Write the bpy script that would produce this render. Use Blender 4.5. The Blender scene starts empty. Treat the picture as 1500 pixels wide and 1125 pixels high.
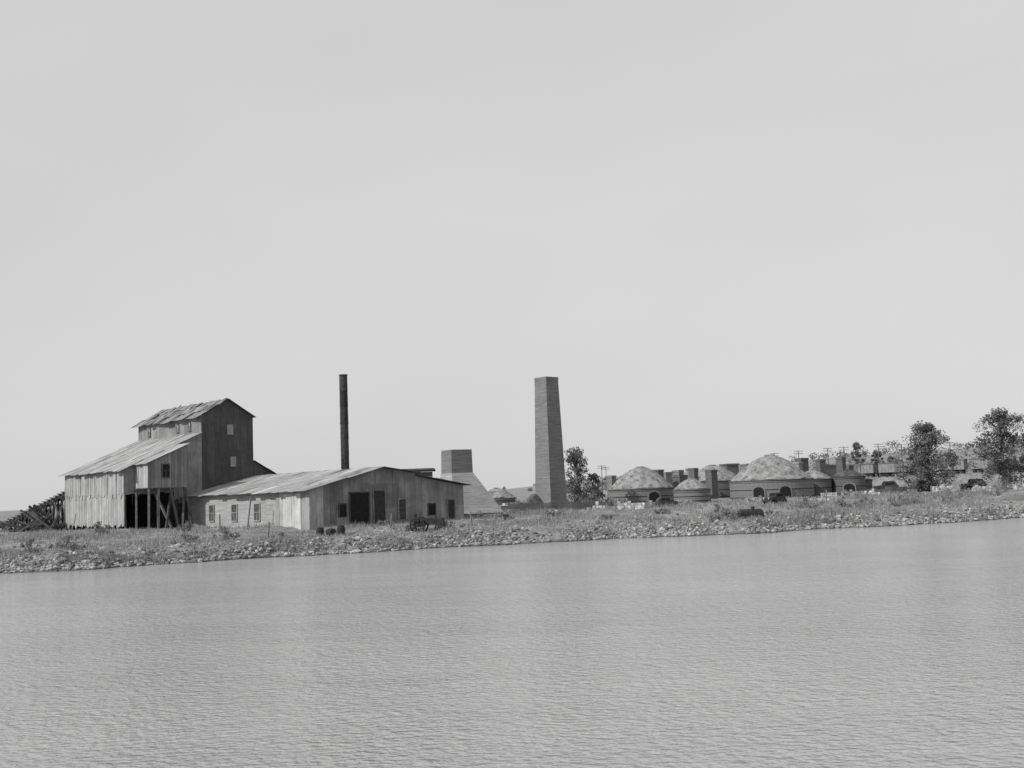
import bpy, math, random
from mathutils import Vector, Matrix, noise
R = random.Random(7)
rad = math.radians
scene = bpy.context.scene
COL = scene.collection

# ------------------------------------------------------------------ materials
def new_mat(name, rough=0.9):
    m = bpy.data.materials.new(name); m.use_nodes = True
    nt = m.node_tree; nt.nodes.clear()
    out = nt.nodes.new('ShaderNodeOutputMaterial')
    b = nt.nodes.new('ShaderNodeBsdfPrincipled')
    b.inputs['Roughness'].default_value = rough
    b.inputs['Specular IOR Level'].default_value = 0.15
    nt.links.new(b.outputs[0], out.inputs[0])
    return m, nt, b
def node(nt, t, **k):
    n = nt.nodes.new(t)
    for a, v in k.items(): setattr(n, a, v)
    return n
def setin(nt, sock, v):
    if hasattr(v, 'is_output'): nt.links.new(v, sock)
    else: sock.default_value = v
def math_(nt, op, a, b=0.0, c=None, clamp=False):
    n = node(nt, 'ShaderNodeMath', operation=op); n.use_clamp = clamp
    setin(nt, n.inputs[0], a); setin(nt, n.inputs[1], b)
    if c is not None: setin(nt, n.inputs[2], c)
    return n.outputs[0]
def maprange(nt, v, a, b, c, d):
    n = node(nt, 'ShaderNodeMapRange'); setin(nt, n.inputs[0], v)
    for i, x in enumerate((a, b, c, d)): n.inputs[i+1].default_value = x
    return n.outputs[0]
def coord(nt, which='Object', scale=(1, 1, 1)):
    tc = node(nt, 'ShaderNodeTexCoord'); mp = node(nt, 'ShaderNodeMapping')
    mp.inputs['Scale'].default_value = scale
    nt.links.new(tc.outputs[which], mp.inputs[0]); return mp.outputs[0]
def tex(nt, vec, scale, detail=4, rough=0.55):
    n = node(nt, 'ShaderNodeTexNoise'); nt.links.new(vec, n.inputs['Vector'])
    n.inputs['Scale'].default_value = scale; n.inputs['Detail'].default_value = detail
    n.inputs['Roughness'].default_value = rough
    return n.outputs['Fac']
def tone_attr(nt):
    n = node(nt, 'ShaderNodeAttribute'); n.attribute_name = 'tone'; return n.outputs['Fac']
def bump(nt, b, h, strength=0.5, dist=0.05):
    n = node(nt, 'ShaderNodeBump'); n.inputs['Strength'].default_value = strength
    n.inputs['Distance'].default_value = dist
    nt.links.new(h, n.inputs['Height']); nt.links.new(n.outputs[0], b.inputs['Normal'])
def gray(nt, b, val):
    c = node(nt, 'ShaderNodeCombineColor')
    for i in range(3): nt.links.new(val, c.inputs[i])
    nt.links.new(c.outputs[0], b.inputs['Base Color'])

def mat_weathered(name, base, streak=0.2, rough=0.8, blot=0.22):
    m, nt, b = new_mat(name, rough)
    s = tex(nt, coord(nt, 'UV', (7, 0.5, 1)), 1.0, 5, 0.65)
    l = tex(nt, coord(nt, 'UV', (1, 1, 1)), 0.55, 5, 0.7)
    v = math_(nt, 'MULTIPLY', tone_attr(nt), base)
    v = math_(nt, 'MULTIPLY', v, maprange(nt, s, 0.3, 0.7, 1-streak, 1+streak))
    v = math_(nt, 'MULTIPLY', v, maprange(nt, l, 0.35, 0.65, 1-blot, 1+blot*0.6))
    gray(nt, b, v)
    w = node(nt, 'ShaderNodeTexWave'); w.bands_direction = 'X'
    nt.links.new(coord(nt, 'UV'), w.inputs['Vector']); w.inputs['Scale'].default_value = 3.2
    bump(nt, b, w.outputs['Fac'], 0.35, 0.02)
    return m
def mat_brick(name, base, blot=0.15, mortar=1.25):
    m, nt, b = new_mat(name, 0.95)
    br = node(nt, 'ShaderNodeTexBrick'); nt.links.new(coord(nt, 'UV'), br.inputs['Vector'])
    br.inputs['Scale'].default_value = 1.0
    br.inputs['Brick Width'].default_value = 0.24; br.inputs['Row Height'].default_value = 0.085
    br.inputs['Mortar Size'].default_value = 0.012
    br.inputs['Color1'].default_value = (0.88,)*3+(1,); br.inputs['Color2'].default_value = (1.08,)*3+(1,)
    br.inputs['Mortar'].default_value = (mortar,)*3+(1,)
    bw = node(nt, 'ShaderNodeRGBToBW'); nt.links.new(br.outputs['Color'], bw.inputs[0])
    l = tex(nt, coord(nt, 'UV'), 0.35, 6, 0.6); f = tex(nt, coord(nt, 'UV', (0.35, 5, 1)), 1.3, 4, 0.7)
    v = math_(nt, 'MULTIPLY', bw.outputs[0], base)
    v = math_(nt, 'MULTIPLY', v, tone_attr(nt))
    v = math_(nt, 'MULTIPLY', v, maprange(nt, l, 0.3, 0.7, 1-blot, 1+blot))
    v = math_(nt, 'MULTIPLY', v, maprange(nt, f, 0.3, 0.7, 0.7, 1.3))
    gray(nt, b, v); bump(nt, b, br.outputs['Fac'], -0.15, 0.01)
    return m
def mat_mottle(name, lo, hi, scale=1.0, bmp=0.6, rough=0.95, a=0.4, c=0.6):
    m, nt, b = new_mat(name, rough)
    t1 = tex(nt, coord(nt), scale, 8, 0.75)
    v = maprange(nt, t1, a, c, lo, hi)
    v = math_(nt, 'MULTIPLY', v, tone_attr(nt))
    gray(nt, b, v); bump(nt, b, t1, bmp, 0.15)
    return m
def mat_plain(name, base, rough=0.7, var=0.25, metal=0.0):
    m, nt, b = new_mat(name, rough)
    t1 = tex(nt, coord(nt), 3.0, 4, 0.6)
    v = math_(nt, 'MULTIPLY', maprange(nt, t1, 0.3, 0.7, base*(1-var), base*(1+var)), tone_attr(nt))
    gray(nt, b, v); b.inputs['Metallic'].default_value = metal
    return m
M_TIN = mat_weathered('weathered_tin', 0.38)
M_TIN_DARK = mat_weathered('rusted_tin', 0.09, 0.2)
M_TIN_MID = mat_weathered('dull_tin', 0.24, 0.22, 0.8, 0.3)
M_ROOF = mat_weathered('tin_roofing', 0.22, 0.25, 0.7, 0.35)
M_ROOF2 = mat_weathered('pale_tin_roofing', 0.34, 0.18, 0.7, 0.28)
M_BRICK = mat_brick('brick_masonry', 0.175)
M_BRICK_L = mat_brick('pale_brick_masonry', 0.30)
M_BRICK_D = mat_brick('sooty_brick_masonry', 0.115)
M_DOME = mat_mottle('crusted_dome', 0.13, 0.36, 1.4, 0.6, a=0.38, c=0.62)
M_DOME_D = mat_mottle('sooty_dome', 0.05, 0.14, 1.2)
M_WOOD = mat_plain('old_timber', 0.09, 0.9, 0.4)
M_BLACK = mat_plain('opening_shade_black', 0.02, 0.9)  # near-black fill: interior shade put into flat panels, also car glass
M_STEEL = mat_plain('sooty_steel', 0.035, 0.6, 0.4)
M_PANE = mat_plain('sky_bright_glass', 0.30, 0.35, 0.2)  # brightness of sky in the glass put into a pale colour
M_PANE_D = mat_plain('dim_glass', 0.08, 0.3, 0.3)
M_FRAME = mat_plain('painted_frame', 0.32, 0.7, 0.2)
M_CARP = mat_plain('faded_car_paint', 0.06, 0.45, 0.5)
M_RUBBER = mat_plain('rubber', 0.03, 0.9)
M_ROCK = mat_mottle('broken_stone', 0.15, 0.42, 2.5, 0.5)
M_PALE = mat_mottle('pale_stone', 0.35, 0.7, 1.5, 0.3)
M_BARK = mat_mottle('bark', 0.06, 0.16, 4.0)
M_CARGO = mat_weathered('boxcar_paint', 0.24, 0.15, 0.8, 0.2)
M_CONC = mat_mottle('weathered_concrete', 0.30, 0.5, 1.2, 0.2)
M_POLE = mat_plain('haze_paled_pole_timber', 0.11, 0.9, 0.3)  # timber paled so distance haze sits in the colour

def leaf_mat(name, base):
    m, nt, b = new_mat(name, 0.7)
    v = math_(nt, 'MULTIPLY', tone_attr(nt), base); gray(nt, b, v)
    out = [n for n in nt.nodes if n.type == 'OUTPUT_MATERIAL'][0]
    tr = node(nt, 'ShaderNodeBsdfTranslucent')
    tr.inputs[0].default_value = (base*1.3,)*3+(1,)
    mx = node(nt, 'ShaderNodeMixShader'); mx.inputs[0].default_value = 0.35
    nt.links.new(b.outputs[0], mx.inputs[1]); nt.links.new(tr.outputs[0], mx.inputs[2])
    nt.links.new(mx.outputs[0], out.inputs[0])
    return m
M_LEAF = leaf_mat('foliage', 0.165)
M_LEAF_L = leaf_mat('pale_foliage', 0.19)
M_GRASS = leaf_mat('dry_grass', 0.33)
M_FARLEAF = leaf_mat('haze_toned_foliage', 0.21)  # far leaves lightened, aerial haze put into the base colour

# ------------------------------------------------------------------ mesh building
class MB:
    def __init__(s): s.v = []; s.f = []; s.t = []
    def add(s, vs, fs, tone=1.0):
        o = len(s.v); s.v += [tuple(p) for p in vs]
        for f in fs: s.f.append(tuple(i+o for i in f)); s.t.append(tone)
    def hexa(s, p, tone=1.0):
        s.add(p, [(0,3,2,1),(4,5,6,7),(0,1,5,4),(1,2,6,5),(2,3,7,6),(3,0,4,7)], tone)
    def box(s, x0, x1, y0, y1, z0, z1, tone=1.0):
        s.hexa([(x0,y0,z0),(x1,y0,z0),(x1,y1,z0),(x0,y1,z0),(x0,y0,z1),(x1,y0,z1),(x1,y1,z1),(x0,y1,z1)], tone)
    def prism(s, pts, off, tone=1.0):
        n = len(pts); off = Vector(off); a = [Vector(p) for p in pts]; b = [p+off for p in a]
        s.add(a+b, [tuple(range(n)), tuple(range(2*n-1, n-1, -1))] +
              [(i, i+n, (i+1) % n+n, (i+1) % n) for i in range(n)], tone)
    def tube(s, p0, p1, r0, r1=None, n=8, tone=1.0, cap=True):
        r1 = r0 if r1 is None else r1
        p0 = Vector(p0); p1 = Vector(p1); d = (p1-p0).normalized()
        a = d.orthogonal().normalized(); b = d.cross(a)
        if abs(d.z) > 0.99: a = Vector((1,0,0)); b = Vector((0,1,0)) if d.z > 0 else Vector((0,-1,0))
        vs = []
        for p, r in ((p0, r0), (p1, r1)):
            for i in range(n):
                t = 2*math.pi*i/n; vs.append(p+(a*math.cos(t)+b*math.sin(t))*r)
        fs = [(i, (i+1) % n, (i+1) % n+n, i+n) for i in range(n)]
        if cap: fs += [tuple(range(n-1, -1, -1)), tuple(range(n, 2*n))]
        s.add(vs, fs, tone)
    def beam(s, p0, p1, w, tone=1.0):
        s.tube(p0, p1, w*0.7, w*0.7, 4, tone)
    def revolve(s, prof, n=40, jit=0.0, tone=1.0, seed=0):
        vs = []
        for (r, z) in prof:
            for i in range(n):
                t = 2*math.pi*i/n
                q = 1+jit*(noise.noise(Vector((math.cos(t)*2.2+seed, math.sin(t)*2.2, z*0.8+r*0.7))))
                c = Vector((math.cos(t)*r+seed, math.sin(t)*r, 5))
                vs.append((r*math.cos(t)*q, r*math.sin(t)*q, z+jit*(2.2*noise.noise(c*.9)+1.5*noise.noise(c*2.6))))
        fs = []
        for k in range(len(prof)-1):
            for i in range(n):
                fs.append((k*n+i, k*n+(i+1) % n, (k+1)*n+(i+1) % n, (k+1)*n+i))
        fs.append(tuple((len(prof)-1)*n+i for i in range(n)))
        s.add(vs, fs, tone)
    def done(s, name, mat, parent=None, smooth=False, loc=None, label=None):
        me = bpy.data.meshes.new(name); me.from_pydata(s.v, [], s.f); me.update()
        uv = me.uv_layers.new(name='UVMap'); V = me.vertices
        data = [0.0]*(2*len(me.loops))
        for p in me.polygons:
            n = p.normal
            if abs(n.z) > 0.98: t = Vector((1,0,0)); b = Vector((0,1,0))
            else:
                t = Vector((-n.y, n.x, 0)).normalized(); b = n.cross(t)
            for li in p.loop_indices:
                co = V[me.loops[li].vertex_index].co
                data[2*li] = co.dot(t); data[2*li+1] = co.dot(b)
        uv.data.foreach_set('uv', data)
        at = me.attributes.new('tone', 'FLOAT', 'FACE'); at.data.foreach_set('value', s.t)
        if smooth: me.polygons.foreach_set('use_smooth', [True]*len(me.polygons))
        me.materials.append(mat)
        o = bpy.data.objects.new(name, me); COL.objects.link(o)
        if parent: o.parent = parent
        if loc: o.location = loc
        if label: o['label'] = label
        return o
def thing(name, loc, label, cat, rot=0.0, group=None, scale=1.0):
    e = bpy.data.objects.new(name, None); e.location = loc; e.rotation_euler = (0, 0, rot)
    e.scale = (scale,)*3; e.empty_display_size = 0.5
    e['label'] = label; e['category'] = cat
    if group: e['group'] = group
    COL.objects.link(e); return e
def tag(o, label, cat, group=None):
    o['label'] = label; o['category'] = cat
    if group: o['group'] = group
    return o
def copy_thing(src, loc, rot, label=None, scale=None):
    n = src.copy(); n.location = loc; n.rotation_euler = (0, 0, rot)
    if scale: n.scale = (scale,)*3 if not isinstance(scale, tuple) else scale
    if label: n['label'] = label
    COL.objects.link(n)
    def rec(a, b):
        for c in list(a.children):
            d = c.copy(); d.parent = b; COL.objects.link(d); rec(c, d)
    rec(src, n); return n
def boards(mb, org, d, n, s0, s1, w, bot, top, hrow=None, tone=(0.9, 1.1), jit=0.015, ragged=0.0, skip=None, rr=R, tfun=None):
    org = Vector(org); d = Vector(d); n = Vector(n); th = 0.03
    k = max(1, round((s1-s0)/w)); w = (s1-s0)/k
    for i in range(k):
        a = s0+i*w; b = a+w
        z0 = min(bot(a), bot(b)); 
        za, zb = top(a), top(b)
        base = z0 - rr.random()*ragged
        cuts = [base]
        if hrow:
            q = base+hrow*(0.9+0.1*rr.random())
            while q < min(za, zb)-0.4: cuts.append(q); q += hrow
        tn = rr.uniform(*tone)
        for j, c in enumerate(cuts):
            last = j == len(cuts)-1
            ta = za if last else cuts[j+1]; tb = zb if last else cuts[j+1]
            if skip and skip((a+b)/2, (c+ta)/2): continue
            o = org+n*(rr.uniform(0, jit))
            g = 0.006
            p = [o+d*(a+g)+Vector((0,0,c)), o+d*(b-g)+Vector((0,0,c)), o+d*(b-g)+Vector((0,0,tb)), o+d*(a+g)+Vector((0,0,ta))]
            tt = tn*rr.uniform(0.93, 1.07)
            if tfun: tt *= tfun((a+b)/2, (c+ta)/2)
            mb.prism(p, -n*th, tt)
def sheets(mb, e0, e1, t1, t0, w=0.8, rows=3, tone=(0.88, 1.12), over=0.12, lift=0.02, rr=R, skip=0.0, patch=0.05):
    e0, e1, t1, t0 = map(Vector, (e0, e1, t1, t0))
    k = max(1, round((e1-e0).length/w)); nrm = (e1-e0).cross(t0-e0).normalized()
    if nrm.z < 0: nrm = -nrm
    for i in range(k):
        f0 = i/k; f1 = (i+1)/k; tn = rr.uniform(*tone)
        for j in range(rows):
            g0 = j/rows; g1 = (j+1)/rows+0.02
            if j == rows-1: g1 = 1.0
            gg = g0-(rr.random()*over/max((t0-e0).length, .1) if j == 0 else 0)
            if rr.random() < skip: continue
            def P(f, g): return (e0.lerp(e1, f)).lerp(t0.lerp(t1, f), g)
            l = [nrm*(0.01+0.012*(rows-j) + rr.random()*lift) for _ in range(4)]
            p = [P(f0-0.002, gg)+l[0], P(f1, gg)+l[0], P(f1, g1)+l[1], P(f0-0.002, g1)+l[1]]
            tt = tn*rr.uniform(0.9, 1.1)
            if rr.random() < patch: tt *= rr.choice((1.5, 1.3, .65))
            mb.prism(p, -nrm*0.02, tt)
def window(parent, org, d, n, w, h, pane=M_PANE, frame=M_FRAME, bars=1, name='window', pl=None):
    org = Vector(org); d = Vector(d); n = Vector(n); z = Vector((0,0,1)); f = 0.08
    mb = MB()
    def bar(s0, s1, z0, z1, t=0.06):
        q = [org+d*s0+z*z0, org+d*s1+z*z0, org+d*s1+z*z1, org+d*s0+z*z1]
        mb.prism([x+n*(0.03+t) for x in q], -n*t)
    bar(0, w, 0, f, 0.09); bar(0, w, h-f, h); bar(0, f, f, h-f); bar(w-f, w, f, h-f)
    for i in range(bars): 
        bar(f, w-f, h*(i+1)/(bars+1)-0.025, h*(i+1)/(bars+1)+0.025, 0.045)
    bar(w/2-0.025, w/2+0.025, f, h*0.49, 0.047)
    o = mb.done(name, frame, parent)
    mb = MB(); q = [org+d*f+z*f, org+d*(w-f)+z*f, org+d*(w-f)+z*(h-f), org+d*f+z*(h-f)]
    mb.prism([x+n*0.06 for x in q], -n*0.02)
    mb.done('pane', pane, o)
    return o

# ------------------------------------------------------------------ terrain
SH = [(-900,45),(-400,50),(-100,58),(-50,62),(-30.7,65.6),(-26.7,65.7),(-23.5,68.3),(-19.8,70.1),(-16.1,72.9),(-11.7,73.2),
      (-7.4,76.3),(-2.8,77.6),(2,78.7),(7.1,81.3),(12,80.6),(17.1,80.8),(23.1,84.7),(28.5,85),(35,88),(42.3,92),(60,100),(100,113),(400,150),(900,170)]
def shore(x):
    if x <= SH[0][0]: y = SH[0][1]
    elif x >= SH[-1][0]: y = SH[-1][1]
    else:
        for (a, b), (c, d) in zip(SH, SH[1:]):
            if a <= x <= c: y = b+(d-b)*(x-a)/(c-a); break
    return y+0.9*noise.noise(Vector((x*0.3, 3, 0)))+0.5*noise.noise(Vector((x*1.0, 9, 0)))
def sm(t): t = max(0, min(1, t)); return t*t*(3-2*t)
RA = Vector((9.5, 425.8)); RD = Vector((0.75, -0.66)).normalized(); RN = Vector((0.66, 0.75)).normalized()
def H(x, y, t=None):
    if t is None: t = y-shore(x)
    if t < 0:
        z = max(-1.4, t*0.45)
        if y < 9: z = max(z, -1.4+3.4*sm((9-y)/6))
        return z
    lip = 2.6+1.6*noise.noise(Vector((x*0.2, 21, 0)))
    z = 0.95*sm((t+0.3)/lip)+0.62*sm((t-2.5)/14)
    if t > 0.3:
        z += (0.26*noise.noise(Vector((x*0.22, y*0.22, 0)))+0.16*noise.noise(Vector((x*0.8, y*0.8, 4))))*sm(t/2)*(1-sm((t-60)/60))
    p = Vector((x, y))-RA; dd = abs(p.dot(RN)); s = p.dot(RD)
    z += 2.4*(1-sm((dd-2.2)/4.5))*sm((s+20)/90)*(1-sm((s-300)/40))
    az = x/max(y, 1)
    if y > 420:
        hh = 4+26*sm((az+0.08)/0.5)
        hh *= 1+0.35*noise.noise(Vector((x*0.004, y*0.002, 1)))
        z += hh*sm((y-450)/700)*sm((az+0.12)/0.15)
    return z
xs = []
x = -60.0
while x <= 72: xs.append(x); x += 0.45
g = 0.6; x = 72
while x < 5000: x += g; g = min(g*1.13, 3.0 if x < 250 else 1e9); xs.append(x)
g = 0.6; x = -60
while x > -5000: x -= g; g *= 1.13; xs.insert(0, x)
ts = [-500,-250,-130,-110,-100,-90,-84,-80,-76,-73,-70,-68,-66,-64,-62,-60,-57,-50,-35,-20,-10,-6,-4,-3,-2,-1.4,-1,-.7,-.4,-.2]
t = 0.0
while t < 24: ts.append(t); t += 0.33
while t < 80: ts.append(t); t += 1.1
g = 2.0
while t < 7000: ts.append(t); t += g; g = min(g*1.09, 2.5 if t < 350 else 400)
vs = []; 
for t in ts:
    for x in xs:
        y = shore(x)+t
        vs.append((x, y, H(x, y, t)))
nx = len(xs)
fs = [(j*nx+i, j*nx+i+1, (j+1)*nx+i+1, (j+1)*nx+i) for j in range(len(ts)-1) for i in range(nx-1)]
me = bpy.data.meshes.new('ground'); me.from_pydata(vs, [], fs); me.update()
me.polygons.foreach_set('use_smooth', [True]*len(me.polygons))
m, nt, b = new_mat('dry_grassy_earth', 0.95)
co = coord(nt)
n1 = tex(nt, co, 0.22, 6, 0.65); n2 = tex(nt, co, 1.6, 6, 0.75); n3 = tex(nt, co, 9.0, 4, 0.7)
v = maprange(nt, n1, 0.35, 0.65, 0.18, 0.37)
v = math_(nt, 'MULTIPLY', v, maprange(nt, n2, 0.35, 0.65, 0.6, 1.35))
v = math_(nt, 'MULTIPLY', v, maprange(nt, n3, 0.3, 0.7, 0.65, 1.3))
sep = node(nt, 'ShaderNodeSeparateXYZ'); nt.links.new(co, sep.inputs[0])
wet = maprange(nt, sep.outputs[2], 0.02, 0.22, 0.35, 1.0); v = math_(nt, 'MULTIPLY', v, wet)
gray(nt, b, v); bump(nt, b, math_(nt, 'ADD', n2, n3), 0.8, 0.15)
me.materials.append(m)
ground = bpy.data.objects.new('ground', me); COL.objects.link(ground); ground['kind'] = 'structure'

# water
mb = MB(); 
mb.add([(-2500,-300,0),(2500,-300,0),(2500,190,0),(-2500,190,0)], [(0,1,2,3)])
m, nt, b = new_mat('rippled_pond_water', 0.13)
b.inputs['Specular IOR Level'].default_value = 0.5; b.inputs['IOR'].default_value = 1.33
co = coord(nt, 'Object', (0.8, 1.15, 1))
rot = node(nt, 'ShaderNodeMapping'); rot.inputs['Rotation'].default_value = (0, 0, rad(-14)); nt.links.new(co, rot.inputs[0])
a1 = tex(nt, rot.outputs[0], 6.2, 2, 0.5); a2 = tex(nt, rot.outputs[0], 2.5, 2, 0.5); a3 = tex(nt, coord(nt, 'Object', (.6,1,1)), 0.07, 4, 0.6)
a4 = tex(nt, coord(nt, 'Object', (.5,1.2,1)), 0.35, 3, 0.6)
h = math_(nt, 'ADD', a1, math_(nt, 'MULTIPLY', a2, 0.7))
h = math_(nt, 'MULTIPLY', h, maprange(nt, a4, 0.35, 0.65, 0.8, 1.15))
bp = node(nt, 'ShaderNodeBump'); bp.inputs['Strength'].default_value = 1.0; bp.inputs['Distance'].default_value = 0.088
nt.links.new(h, bp.inputs['Height']); nt.links.new(bp.outputs[0], b.inputs['Normal'])
gray(nt, b, maprange(nt, a3, 0.3, 0.7, 0.33, 0.41))
w = mb.done('water', m); w['kind'] = 'structure'

# ------------------------------------------------------------------ main plant frame
ANG = math.atan2(0.68, 0.733)
P0 = Vector((-34.1, 96.0, 0)); CX = Vector((0.733, 0.68, 0)); RY = Vector((-0.68, 0.733, 0))
GZ = 1.55
X_, Y_, Z_ = Vector((1,0,0)), Vector((0,1,0)), Vector((0,0,1))
tw = thing('corrugated_mill_tower', P0+Z_*GZ, 'tall weathered tin mill tower with long lean-to roof on the bank', 'mill building', ANG)
L = 13.5
def zz(z): return z-GZ
e_lean, j_lean, ev, ap = zz(6.9), zz(10.1), zz(11.75), zz(13.3)
A0, A1 = 7.3, 12.6; AM = (A0+A1)/2
leant = lambda a: e_lean+(j_lean-e_lean)*a/A0
mb = MB()
boards(mb, (0,0,0), Y_, -X_, 0, L, 0.27, lambda s: 0.55, lambda s: e_lean, None, (0.8, 1.15), 0.03, 0.35)
boards(mb, (-0.05,0,0), Y_, -X_, 0, L, 0.27, lambda s: 3.3, lambda s: e_lean, None, (0.75, 1.15), 0.03, 0.5,
       skip=lambda s, z: 3.0 < s < 3.5 or 6.1 < s < 6.4 or R.random() < 0.06)
mb.done('wall', M_TIN, tw, label='pale vertical plank siding with ragged gaps')
mb = MB()
boards(mb, (0,0,0), X_, -Y_, 0, A0, 0.45, lambda s: 3.3 if s < 4.7 else 2.5, leant, 1.9, jit=0.03, ragged=0.3)
mb.done('wall', M_TIN_MID, tw)
mb = MB()
gt = lambda a: ev+(ap-ev)*(1-abs(a-AM)/(A1-AM))
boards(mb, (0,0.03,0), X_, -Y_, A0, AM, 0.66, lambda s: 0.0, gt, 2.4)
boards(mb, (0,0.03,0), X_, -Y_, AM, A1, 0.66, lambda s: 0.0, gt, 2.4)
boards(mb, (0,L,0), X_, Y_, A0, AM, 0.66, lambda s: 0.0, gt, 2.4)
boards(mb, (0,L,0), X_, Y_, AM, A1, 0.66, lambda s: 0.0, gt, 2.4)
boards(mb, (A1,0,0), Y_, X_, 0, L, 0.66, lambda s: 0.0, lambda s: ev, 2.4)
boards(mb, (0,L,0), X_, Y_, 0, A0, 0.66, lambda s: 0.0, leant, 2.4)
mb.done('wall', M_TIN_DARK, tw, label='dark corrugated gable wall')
mb = MB()
boards(mb, (A0,0,0), Y_, -X_, 0, L, 0.66, lambda s: 0.0, lambda s: ev, 1.6)
mb.done('wall', M_TIN_MID, tw)
mb = MB()
sheets(mb, (A0-0.35,-0.25,ev-0.2), (A0-0.35,L+0.3,ev-0.2), (AM,L+0.3,ap+0.04), (AM,-0.25,ap+0.04), 0.7, 3, (0.65, 1.2), 0.4, 0.14, skip=0.03, patch=.3)
sheets(mb, (A1+0.15,-0.25,ev-0.08), (A1+0.15,L+0.3,ev-0.08), (AM,L+0.3,ap+0.04), (AM,-0.25,ap+0.04), 0.7, 2, (0.7, 1.15), 0.1, 0.06)
for i in range(12):
    y = 0.6+i*1.05+R.random()*0.4; dz = (ap-ev)/(AM-A0)
    xx = A0+R.uniform(0.1, 1.7); 
    mb.hexa([(xx,y,ev+dz*(xx-A0)+.04),(xx+.9,y,ev+dz*(xx+.9-A0)+.04),(xx+.9,y+.6,ev+dz*(xx+.9-A0)+.04),(xx,y+.6,ev+dz*(xx-A0)+.04),
             (xx,y,ev+dz*(xx-A0)+.07),(xx+.9,y,ev+dz*(xx+.9-A0)+.09+R.random()*.4),(xx+.9,y+.6,ev+dz*(xx+.9-A0)+.09),(xx,y+.6,ev+dz*(xx-A0)+.07)], R.choice((1.6,1.9,.5)))
mb.done('roof', M_ROOF, tw, label='patched and torn tin gable roof')
mb = MB()
sheets(mb, (-0.4,-0.35,e_lean-0.15), (-0.4,L+0.25,e_lean-0.15), (A0,L+0.25,j_lean+0.03), (A0,-0.35,j_lean+0.03), 0.72, 4, over=0.3, lift=0.06)
mb.done('roof', M_ROOF2, tw, label='long sloping tin lean-to roof')
mb = MB(); bx0, bx1, bd = 0.95, 4.6, 2.6; bb = zz(5.25)
boards(mb, (bx0,-bd,0), Y_, -X_, 0, bd, 0.3, lambda s: bb, lambda s: leant(bx0)-0.02, None, (0.8, 1.1), 0.02, 0.1)
boards(mb, (0,-bd,0), X_, -Y_, bx0, bx1, 0.3, lambda s: bb, lambda s: leant(s)-0.02, None, (0.45, 0.68), 0.02, 0.1)  # boards turned from the sun toned darker, shade put into the colour
boards(mb, (bx1,-bd,0), Y_, X_, 0, bd, 0.3, lambda s: bb, lambda s: leant(bx1)-0.02, None, (0.4, 0.6), 0.02, 0.1)  # same shade tone painted on the right-hand side
mb.box(bx0, bx1, -bd, 0, bb-0.1, bb, 0.5)  # floor slab toned down too, underside shade in its colour
box_o = mb.done('loading_box', M_TIN, tw, label='boxed-out timber loading bay on struts')
mb = MB(); sheets(mb, (bx0-.25,-bd-.25,leant(bx0-.25)+.03), (bx0-.25,-0.36,leant(bx0-.25)+.03), (bx1+.2,-0.36,leant(bx1+.2)+.03), (bx1+.2,-bd-.25,leant(bx1+.2)+.03), 0.7, 2)
mb.done('roof', M_ROOF2, box_o)
window(box_o, (2.2,-bd,bb+0.75), X_, -Y_, 0.75, 1.25, M_BLACK, M_WOOD)
for i, (a, bq, a2, b2, zt) in enumerate([(1.1,-2.5,1.0,-2.7,bb),(2.0,-2.4,1.7,-3.0,bb),(3.0,-2.5,3.6,-3.2,bb),(4.4,-2.5,5.0,-3.0,bb),(4.4,-2.4,4.1,-2.6,bb),
        (1.0,-0.2,1.0,-0.2,3.3),(3.0,-0.1,3.0,-0.1,3.3),(4.8,-0.1,4.8,-0.1,2.6),(0.1,0.1,0.1,0.1,3.4),(2.0,-1.2,3.4,-2.6,bb),(3.7,-1.4,2.4,-2.8,bb)]):
    mb = MB(); mb.beam((a2,b2,-0.5),(a,bq,zt),0.17, R.uniform(0.7, 2.0)); mb.done('strut', M_WOOD, tw)
for i in range(12):
    mb = MB(); y = 0.1+i*(L-0.2)/11; mb.box(0.06,0.22,y-0.08,y+0.08,-0.5,0.95); mb.done('footing', M_WOOD, tw)
for yy in (2.0, 4.4, 10.6):
    window(tw, (A0,yy,ev-1.35), Y_, -X_, 0.5, 0.9, M_PANE, M_WOOD)
window(tw, (9.9,0.03,zz(10.0)), X_, -Y_, 0.6, 0.95); window(tw, (10.2,0.03,zz(7.0)), X_, -Y_, 0.55, 0.95)
sh = thing('tin_shed', P0+CX*(A1+0.04)+Z_*GZ, 'dark lean-to tin shed against the tall mill tower', 'shed', ANG)
mb = MB(); st = lambda a: zz(7.5)-(1.5/2.7)*a
boards(mb, (0,0.02,0), X_, -Y_, 0, 2.7, 0.6, lambda s: 0.0, st, 2.2)
boards(mb, (2.7,0,0), Y_, X_, 0.02, 8, 0.6, lambda s: 0.0, lambda s: st(2.7), 2.2)
boards(mb, (0,8,0), X_, Y_, 0, 2.7, 0.6, lambda s: 0.0, st, 2.2)
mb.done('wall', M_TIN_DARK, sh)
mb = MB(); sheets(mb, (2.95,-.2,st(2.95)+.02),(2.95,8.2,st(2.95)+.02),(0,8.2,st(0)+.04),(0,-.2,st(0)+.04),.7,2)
mb.done('roof', M_TIN_DARK, sh)

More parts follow.
